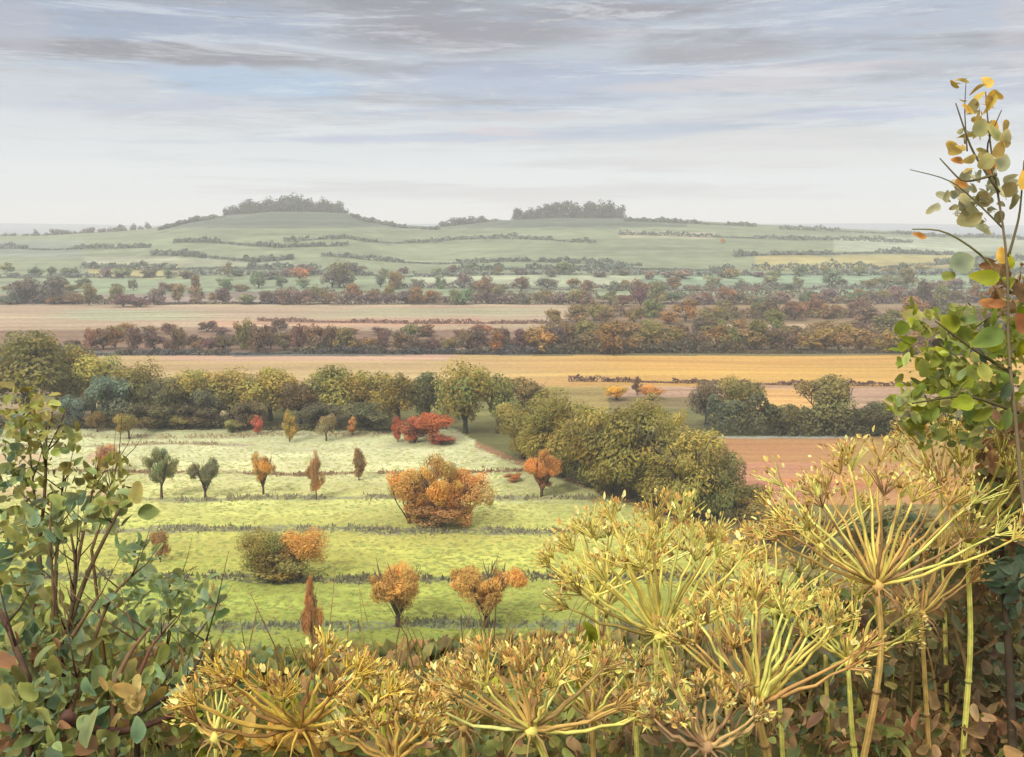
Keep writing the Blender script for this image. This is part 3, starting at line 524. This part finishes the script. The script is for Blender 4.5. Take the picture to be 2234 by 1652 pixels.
hogweed((1915,1275), 1.95, 285, 20, 158, 20, [(1925,1400),(1915,1500),(1885,1650)], 'largest dried yellow hogweed head, high at the right', OR)
hogweed((1440,1385), 1.75, 265, 12, 160, 19, [(1465,1480),(1500,1560),(1550,1660)], 'pale yellow hogweed head against the green orchard, right of centre', GN)
hogweed((1650,1535), 1.6, 255, 28, 145, 18, [(1662,1600),(1680,1670)], 'orange brown hogweed head low between the two pale ones', OR)
hogweed((1160,1590), 1.6, 265, 12, 166, 21, [(1185,1640),(1210,1710)], 'wide hogweed head at the bottom centre', YL, curl=.4, flat=.75)
hogweed((655,1585), 1.6, 265, 12, 168, 17, [(690,1640),(720,1710)], 'bowl shaped brown hogweed head at the bottom left', [(176,134,72),(150,112,64),(224,194,90),(206,170,84)], curl=.55, flat=.6)
hogweed((2110,1190), 2.35, 230, 40, 120, 14, [(2120,1400),(2100,1650)], 'hogweed head behind the largest one near the right edge', GN)
hogweed((1560,1300), 2.7, 150, 15, 165, 15, [(1570,1420),(1600,1650)], 'small distant hogweed head between the two tallest heads', YL)
hogweed((1540,1625), 1.5, 150, 15, 170, 11, [(1550,1680),(1560,1740)], 'small curled brown hogweed head low beside the orange brown one', [(182,146,110),(200,168,116),(150,122,94)], curl=.9)
hogweed((860,1660), 1.55, 150, 30, 150, 12, [(870,1690),(880,1750)], 'small orange hogweed head at the bottom left of centre', [(206,168,98),(220,186,106),(172,134,86)])
hogweed((1320,1330), 2.6, 120, 40, 150, 11, [(1340,1450),(1370,1640)], 'little golden hogweed head at the edge of the orchard grass', YL, seedc=[(236,216,110),(224,190,90)])
hogweed((835,1560), 2.0, 95, 40, 140, 10, [(838,1620),(840,1690)], 'slim lime yellow hogweed head beside the brown bowl shaped one', [(206,204,90),(190,180,80)])
for hx, hy, yy, R_, a0, a1, nr, cl, lb, cu in ((1300,1300,2.3,150,25,155,12,GN,'fine yellow hogweed head at the left end of the upper tangle',.25), (1420,1235,2.5,140,20,160,13,YL,'fine golden hogweed head just above the pale one',.25), (1690,1330,2.2,170,20,150,13,GN,'straw coloured hogweed head between the tallest head and its left neighbour',.3),
        (1790,1190,2.6,150,30,150,12,YL,'fine hogweed head behind the left rays of the largest head',.2), (2050,1060,2.6,140,40,150,12,YL,'highest small hogweed head near the sapling',.2), (2010,1340,2.3,170,25,150,12,OR,'tawny hogweed head just below the right side of the largest head',.3),
        (1010,1585,2.0,120,25,155,12,OR,'tawny hogweed head behind the left side of the wide bottom one',.4), (1385,1560,2.0,140,25,155,12,YL,'yellow hogweed head right of the wide bottom one',.4), (1850,1440,2.0,170,25,150,12,GN,'straw coloured hogweed head right of the orange brown one',.3),
        (1290,1560,1.9,120,20,150,10,OR,'small tawny hogweed head low at the right of the wide bottom one',.5), (470,1610,1.9,110,30,150,10,YL,'yellow hogweed head behind the left side of the bowl shaped one',.5)):
    hogweed((hx, hy), yy, R_, a0, a1, nr, [(hx+8, hy+150), (hx+20, 1690)], lb, cl, curl=cu, thick=.85)
# right sapling: explicit leaves
def sapling():
    st = [([(2300,1700),(2262,1350),(2226,1060),(2216,900),(2196,760),(2202,600),(2186,470),(2160,330),(2150,200)],1.9,2.0,.0052,(136,120,90)),([(2206,640),(2150,560),(2060,500),(1990,500)],1.97,2.0,.003,(120,116,70)),([(2180,420),(2120,330),(2085,225)],1.97,2.0,.003,(110,100,70)),
          ([(2175,380),(2100,400),(2050,345)],1.97,2.0,.003,(120,110,76)),([(2215,820),(2120,760),(2040,700)],1.95,2.0,.004,(100,92,56)),([(2222,900),(2110,860),(1990,880)],1.95,1.9,.004,(100,92,56)),([(2200,560),(2225,470),(2234,350)],1.97,2.0,.003,(110,100,70)),
          ([(2170,390),(2150,320),(2185,240)],1.97,2.0,.0025,(110,100,70)),([(2190,500),(2120,430),(2070,390),(1985,370)],1.98,2.0,.002,(110,110,80)),([(2110,330),(2104,240),(2108,170)],1.98,2.0,.0015,(100,96,80))]
    P0 = to_ground(curve(st[0][0], 1.9, 2.0))[0]
    e = empty('sapling', P0, 'tall young tree at the right edge, yellow leaves on top and lime green below', 'sapling')
    for k, (pts, y0, y1, r, c) in enumerate(st):
        b = B(); P = curve(pts, y0, y1, 20 if k == 0 else 12)
        if k == 0: P = to_ground(P)
        b.tube(P-P0, np.linspace(r, r*(.25 if k == 0 else .4), len(P)), 7, alb(*c)); b.build('stem' if k == 0 else 'twig', M_BARK, e, True)
    Y1, O1, Q1, G1, K1 = (232,192,88), (226,164,92), (172,168,116), (160,170,50), (150,166,76)
    LV = [(2155,205,66,85,Y1),(2100,235,62,150,Y1),(2175,270,60,60,Y1),(2234,380,80,80,Y1),(2075,345,64,160,O1),(2110,395,60,20,O1),(2170,360,60,40,O1),(1995,515,60,175,O1),(2185,545,70,95,(224,184,86)),(2130,325,56,150,(150,142,90)),(2190,300,50,110,(160,150,96)),
          (2140,355,66,200,Q1),(2095,430,80,130,(180,178,140)),(2160,420,90,35,(150,140,92)),(2210,400,80,60,(140,130,84)),(2220,455,70,280,(160,156,112)),(2100,480,90,205,(176,174,132)),(2190,485,60,300,(168,164,124)),(2025,455,60,190,(190,190,160)),(2060,420,50,100,(186,184,150)),(2140,470,84,20,(160,152,104)),
          (2205,560,60,95,(150,154,30)),(2140,605,96,178,(160,170,46)),(2080,600,60,10,(150,160,80)),(2120,560,120,25,(168,184,160)),(2060,700,80,150,G1),(2095,750,90,240,K1),(2150,750,110,225,(150,180,100)),(2165,735,70,95,(160,170,40)),(2225,770,72,262,(160,166,36)),
          (2010,790,76,110,(132,142,60)),(2090,820,110,190,(150,164,76)),(2150,800,80,45,(176,170,76)),(2180,850,110,240,(134,160,76)),(2080,880,104,186,(148,164,50)),(2060,835,70,170,(160,168,80)),(2010,920,110,215,(132,150,66)),(1990,950,80,235,(140,150,66)),(2130,905,90,200,(140,152,60)),
          (2200,900,90,80,(110,130,64)),(2225,690,80,110,(150,100,66)),(2190,660,80,10,(190,130,90)),(2234,620,90,100,(120,94,62)),(2150,660,60,170,(224,160,110)),(2200,840,70,60,(76,92,70)),(2150,790,60,300,(84,110,84)),(2050,760,50,280,(90,86,76)),(2234,960,90,120,(110,90,60))]
    b = B(); P = []; D = []; Nn = []; L = []; C = []; Wd = []
    for x, y, ln, ang, c in LV:
        a = math.radians(ang); y0 = 1.97+random.uniform(-.06, .08); p = at_depth(x-math.cos(a)*ln*.5, y+math.sin(a)*ln*.5, y0); P.append(p-P0); D.append((math.cos(a), random.uniform(-.25, .25), math.sin(a))); Nn.append((random.uniform(-.4, .4), -1, random.uniform(-.1, .6)))
        L.append(ln*S/F*y0*(.58 if y < 600 else .64)); C.append(alb(*c)); Wd.append(random.uniform(.95, 1.35))
    leaves(b, np.array(P), np.array(D), np.array(Nn), np.array(L), np.array(Wd), np.clip(np.array(C)*np.array([1.38, 1.32, 1.15])*RNG.uniform(.85, 1.15, (len(P), 1)), 0, .85))
    # fainter small leaves filling between
    for n, cx, cy, rx, ry, cols in ((60,2200,620,60,60,[(176,130,90),(196,164,116)]),(240,2140,800,100,140,LIME+GR+[(206,212,110)]),(90,2215,720,50,90,DRY[1:2]+LIME),(150,2070,900,130,80,LIME+GR+[(206,212,110)]),(110,2030,770,80,110,LIME+[(206,210,120)]),(60,2150,430,80,70,[(190,186,140),(200,198,160)]),(30,2140,300,60,90,[(196,188,130),(226,196,110)]),(14,2130,220,50,50,[(236,200,100)])):
        cloud(b, ell(n, cx, cy, rx, ry, 1.95, 2.25)-P0, cols, (.03, .06))
    b.build('leaves', M_NEAR, e, True)
sapling()
shrub('shrub', 'dark brown and green bush filling the right edge below the sapling', [([(2210,1650),(2200,1400),(2180,1150),(2195,950)],2.4,2.6,.012,(84,70,54)),([(2120,1650),(2110,1450),(2060,1300)],2.5,2.6,.008,(150,120,74)),([(2050,1650),(2040,1480),(2020,1400)],2.5,2.6,.005,(160,130,76))],
      [(140,2200,980,70,90,2.4,2.8,DRY[:3]+GR[3:]),(150,2190,1120,80,110,2.4,2.9,DRY[:3]+GR+TEAL[2:]),(260,2150,1300,110,120,2.5,3.0,[(132,128,80),(146,130,88),(140,148,108),(168,138,94)]),(260,2160,1480,120,120,2.5,3.0,[(138,132,88),(160,134,96),(134,150,116),(128,106,80)]),(120,2100,1600,150,70,2.3,2.8,DRY+GR[3:]),(30,2210,1260,30,120,2.35,2.5,[(116,136,108)])], (.045, .085), twigs=4)
shrub('shrub', 'mixed green bramble behind the orange brown hogweed head', [([(1750,1650),(1760,1550),(1780,1450)],2.6,2.7,.006,(150,120,74)),([(1980,1650),(1990,1500),(2000,1350)],2.6,2.7,.006,(120,100,60))],
      [(200,1780,1480,190,110,2.4,3.1,[(138,146,90),(160,154,84),(128,140,106),(150,124,88)]),(180,1990,1480,120,140,2.6,3.1,[(146,136,84),(158,138,94),(132,124,88)]),(90,1790,1330,120,70,2.8,3.2,[(130,140,66),(104,124,90),(140,120,80)]),(120,1850,1600,180,60,2.2,2.7,DRY+GR),(60,1960,1200,120,70,2.7,3.1,[(120,112,70),(150,130,70),(96,116,80)])], (.045, .08), twigs=3)
shrub('shrub', 'tangle of lime and dark leaves under the bottom centre hogweed', [([(1300,1680),(1320,1560),(1400,1480)],2.2,2.4,.005,(150,120,80)),([(1000,1680),(1010,1600),(960,1540)],2.2,2.3,.005,(120,90,64))],
      [(200,1150,1600,280,60,2.0,2.6,GR+DRY+OLV),(40,1250,1500,130,50,2.3,2.6,LIME+GR),(150,1420,1600,200,70,2.1,2.7,[(130,138,98),(152,126,90),(160,160,92)]),(60,1120,1530,150,40,2.3,2.7,LIME+PALE[1:]),(14,1290,1430,20,30,2.0,2.1,LIME[:1])], (.045, .08), twigs=3)
shrub('shrub', 'yellow green weeds under the brown bowl shaped hogweed', [([(520,1680),(500,1600),(470,1520)],2.2,2.3,.005,(120,96,60)),([(780,1680),(770,1600),(790,1540)],2.2,2.3,.006,(96,76,52))],
      [(180,560,1600,220,60,2.0,2.5,GR+OLV+DRY[:2]),(80,640,1560,160,50,2.2,2.6,DRY+OLV+LIME),(90,830,1610,120,45,2.0,2.5,GOLD+DRY+GR),(40,440,1590,70,50,2.0,2.3,GR+LIME),(26,600,1620,120,20,1.8,1.9,GOLD)], (.045, .085), twigs=3)
# ground cover on the bank behind and beneath everything
def undergrowth():
    n = 20000; px = RNG.uniform(-500, 2750, n); prof = np.interp(px, [-500,0,300,420,700,1000,1250,1500,1650,1800,2000,2234], [1200,1250,1420,1560,1580,1580,1560,1470,1370,1300,1200,1000])
    py = prof+(1950-prof)*RNG.random(n)**.9; d = RNG.uniform(3.0, 4.6, n); b = B()
    P = np.array([at_depth(i, j, k) for i, j, k in zip(px, py, d)]); gz = height(P[:, 0], P[:, 1]); P[:, 2] = np.maximum(P[:, 2], gz+.02)
    m = px < 700; cl = np.where(m[:, None], pal(GR+OLV+TEAL+DRY[:1], n), pal([(166,164,98),(184,158,106),(152,166,116),(200,182,104),(150,130,92),(206,166,112)], n))
    dd = randdir(n)+np.array([0, 0, .5]); nn = randdir(n)+np.array([0, -.8, .5]); leaves(b, P, dd, nn, RNG.uniform(.03, .09, n), RNG.uniform(.8, 1.5, n), cl)
    for i in range(450):
        x = RNG.uniform(-1.9, 1.9); y = RNG.uniform(1.9, 3.4); z = float(height(x, y)); l = RNG.uniform(.25, .5); a = RNG.uniform(-.25, .25, 2)
        b.tube([(x, y, z), (x+a[0]*l*.4, y+a[1]*l*.4, z+l*.6), (x+a[0]*l*1.2, y+a[1]*l, z+l)], [.003, .0022, .0008], 4, pal(DRY+OLV+[(206,180,96)], 1)[0], False)
    tag(b.build('undergrowth', M_NEAR), 'tangled leafy undergrowth covering the bank', 'undergrowth', kind='stuff')
undergrowth()
for o in bpy.data.objects:
    if o.type == 'MESH' and o.name.split('.')[0] == 'leaves':
        md = o.modifiers.new('rounding', 'SUBSURF'); md.levels = 1; md.render_levels = 1
# ------------------------------------------------------------------ haze
m, nt = newmat('haze_air'); out = N_(nt, 'ShaderNodeOutputMaterial'); pv = N_(nt, 'ShaderNodeVolumePrincipled'); pv.inputs['Density'].default_value = .00033; pv.inputs['Color'].default_value = (.93, .95, .97, 1); pv.inputs['Anisotropy'].default_value = 0
nt.links.new(pv.outputs[0], out.inputs['Volume'])
X0, X1, Y0, Y1, Z0, Z1 = -34000, 34000, -60, 14100, -3, 115
V = [(x, y, z) for x in (X0, X1) for y in (Y0, Y1) for z in (Z0, Z1)]
tag(mk('haze', V, [[(0,1,3,2),(4,6,7,5),(0,4,5,1),(2,3,7,6),(0,2,6,4),(1,5,7,3)]], None, m), kind='stuff')
# ------------------------------------------------------------------ sky and light
SUN_EL, SUN_AZ = 42, 215      # azimuth clockwise from +Y: behind and to the left
w = bpy.data.worlds.new('World'); SC.world = w; w.use_nodes = True; nt = w.node_tree; nt.nodes.clear(); L = nt.links
wo = N_(nt, 'ShaderNodeOutputWorld'); bg = N_(nt, 'ShaderNodeBackground'); L.new(bg.outputs[0], wo.inputs[0])
def lin(v): return v
def math_(op, a, b=None, c=None, clamp=False):
    n = N_(nt, 'ShaderNodeMath', operation=op, use_clamp=clamp)
    for i, v in enumerate((a, b, c)):
        if v is None: continue
        if isinstance(v, (int, float)): n.inputs[i].default_value = v
        else: L.new(v, n.inputs[i])
    return n.outputs[0]
sky = N_(nt, 'ShaderNodeTexSky', sky_type='NISHITA', sun_disc=False, sun_elevation=math.radians(SUN_EL), sun_rotation=math.radians(SUN_AZ))
tc = N_(nt, 'ShaderNodeTexCoord'); sp = N_(nt, 'ShaderNodeSeparateXYZ'); L.new(tc.outputs['Generated'], sp.inputs[0])
ax = math_('ARCTAN2', sp.outputs[0], sp.outputs[1]); el = math_('ARCSINE', sp.outputs[2])
def cv(x, y, z=0.0):
    n = N_(nt, 'ShaderNodeCombineXYZ')
    for i, v in enumerate((x, y, z)):
        if isinstance(v, (int, float)): n.inputs[i].default_value = v
        else: L.new(v, n.inputs[i])
    return n.outputs[0]
def noise(sx, sy, off, det=5, ro=.6, dist=0.0):
    n = N_(nt, 'ShaderNodeTexNoise'); n.inputs['Scale'].default_value = 1; n.inputs['Detail'].default_value = det; n.inputs['Roughness'].default_value = ro; n.inputs['Distortion'].default_value = dist
    L.new(cv(math_('MULTIPLY', ax, sx), math_('MULTIPLY', el, sy), off), n.inputs['Vector']); return n.outputs['Fac']
def smooth(v, a, b): 
    n = N_(nt, 'ShaderNodeMapRange', interpolation_type='SMOOTHSTEP'); n.inputs['From Min'].default_value = a; n.inputs['From Max'].default_value = b
    L.new(v, n.inputs[0]); return n.outputs[0]
def mix(c1, c2, f):
    n = N_(nt, 'ShaderNodeMix', data_type='RGBA')
    for i, v in ((0, f), (6, c1), (7, c2)):
        if isinstance(v, (int, float)): n.inputs[i].default_value = v
        elif isinstance(v, tuple): n.inputs[i].default_value = (*map(float, srgb(v)), 1)
        else: L.new(v, n.inputs[i])
    return n.outputs[2]
el2 = math_('ADD', el, math_('MULTIPLY', math_('SUBTRACT', noise(3.2, 18, 3.1), .5), .035))
c = mix((230, 235, 237), (217, 222, 226), smooth(el2, .04, .1))
c = mix(c, (190, 198, 208), smooth(el2, .095, .15))
c = mix(c, (168, 174, 186), smooth(el2, .15, .24))
c = mix(c, (202, 200, 204), math_('MULTIPLY', smooth(noise(2.2, 30, 9.2, 6, .6, .3), .52, .66), .7))
c = mix(c, (176, 190, 212), math_('MULTIPLY', math_('MULTIPLY', smooth(noise(2.6, 34, 1.2, 5, .55, .2), .5, .64), smooth(el, .05, .09)), .8))
c = mix(c, (154, 152, 158), math_('MULTIPLY', math_('MULTIPLY', smooth(noise(3.0, 26, 6.6, 6, .62, .5), .5, .68), smooth(el, .07, .14)), .85))
wx = math_('ADD', ax, math_('MULTIPLY', math_('SUBTRACT', noise(9, 40, 4.4), .5), .08)); wy = math_('ADD', el, math_('MULTIPLY', math_('SUBTRACT', noise(14, 60, 7.4), .5), .016))
def stroke(c, dx, dy, rx, ry, colr, amt):
    a0 = math.atan2((dx*S-512), F); e0 = math.atan2((HZ-dy)*S, F); k = S/F
    u = math_('MULTIPLY', math_('SUBTRACT', wx, a0), 1/(rx*k)); v = math_('MULTIPLY', math_('SUBTRACT', wy, e0), 1/(ry*k))
    d = math_('SQRT', math_('ADD', math_('MULTIPLY', u, u), math_('MULTIPLY', v, v)))
    f = math_('MULTIPLY', smooth(math_('SUBTRACT', 1.35, d), 0, .75), amt)
    return mix(c, colr, f)
for a in ((300,95,420,45,(160,174,196),.8),(420,152,360,20,(148,147,154),.9),(230,40,300,22,(160,162,172),.7),(590,205,210,32,(176,198,222),.95),(1000,95,260,42,(154,151,159),.85),(900,26,220,26,(146,145,153),.75),(1050,168,230,15,(150,150,160),.8),(1300,55,200,18,(158,154,161),.85),
          (1250,190,420,38,(178,190,212),.8),(1560,140,180,22,(168,167,174),.9),(1900,60,260,50,(182,192,210),.8),(1560,205,260,16,(212,206,208),.7),(1900,270,230,14,(188,198,220),.8),(1750,180,200,12,(214,202,204),.7),(2030,195,190,16,(178,178,188),.7),
          (900,308,230,10,(188,198,218),.8),(1130,262,260,12,(212,208,206),.6),(300,250,260,30,(196,202,216),.6),(80,120,70,60,(190,190,198),.5),(1700,340,420,40,(224,224,222),.6),(1080,296,90,9,(220,204,206),.5),(2200,120,70,120,(206,200,206),.5)):
    c = stroke(c, *a)
grain = noise(26, 190, 2.2, 6, .7)
c = mix(c, (224, 222, 220), math_('MULTIPLY', smooth(grain, .52, .75), .45)); c = mix(c, (150, 152, 160), math_('MULTIPLY', math_('MULTIPLY', smooth(noise(11, 110, 5.7, 6, .7), .5, .72), smooth(el, .06, .13)), .4))
c = mix(c, (226, 230, 234), math_('MULTIPLY', math_('MULTIPLY', smooth(noise(4, 52, 8.8, 7, .7, .4), .52, .64), smooth(el, .05, .09)), .55)); c = mix(c, (166, 178, 198), math_('MULTIPLY', math_('MULTIPLY', smooth(noise(4.4, 56, 12.1, 7, .7, .4), .53, .66), smooth(el, .06, .1)), .5))
c = mix(c, (238, 232, 222), smooth(el, .3, .5))
skys = N_(nt, 'ShaderNodeVectorMath', operation='SCALE'); L.new(sky.outputs[0], skys.inputs[0]); skys.inputs['Scale'].default_value = .1
fin = N_(nt, 'ShaderNodeMix', data_type='RGBA'); fin.inputs[0].default_value = .93; L.new(skys.outputs[0], fin.inputs[6]); L.new(c, fin.inputs[7])
# brighter veil of cloud towards the zenith
L.new(fin.outputs[2], bg.inputs['Color'])
L.new(math_('ADD', .95, math_('MULTIPLY', smooth(el, .28, .9), 1.6)), bg.inputs['Strength'])
sl = bpy.data.lights.new('sun', 'SUN'); sl.energy = 3.4; sl.angle = math.radians(11); sl.color = (1, .95, .86)
so = bpy.data.objects.new('sun', sl); COL.objects.link(so)
so.rotation_euler = (math.radians(90-SUN_EL), 0, -math.radians(SUN_AZ)+math.pi)
cam = bpy.data.cameras.new('camera'); co = bpy.data.objects.new('camera', cam); COL.objects.link(co); co.location = (0, 0, CAMZ); co.rotation_euler = (math.pi/2-PITCH, 0, 0)
cam.lens = 35; cam.sensor_width = 36; cam.clip_start = .05; cam.clip_end = 60000; SC.camera = co
vs = SC.view_settings; vs.view_transform = 'Standard'; vs.look = 'None'; vs.gamma = 1; vs.exposure = .1; vs.use_curve_mapping = False
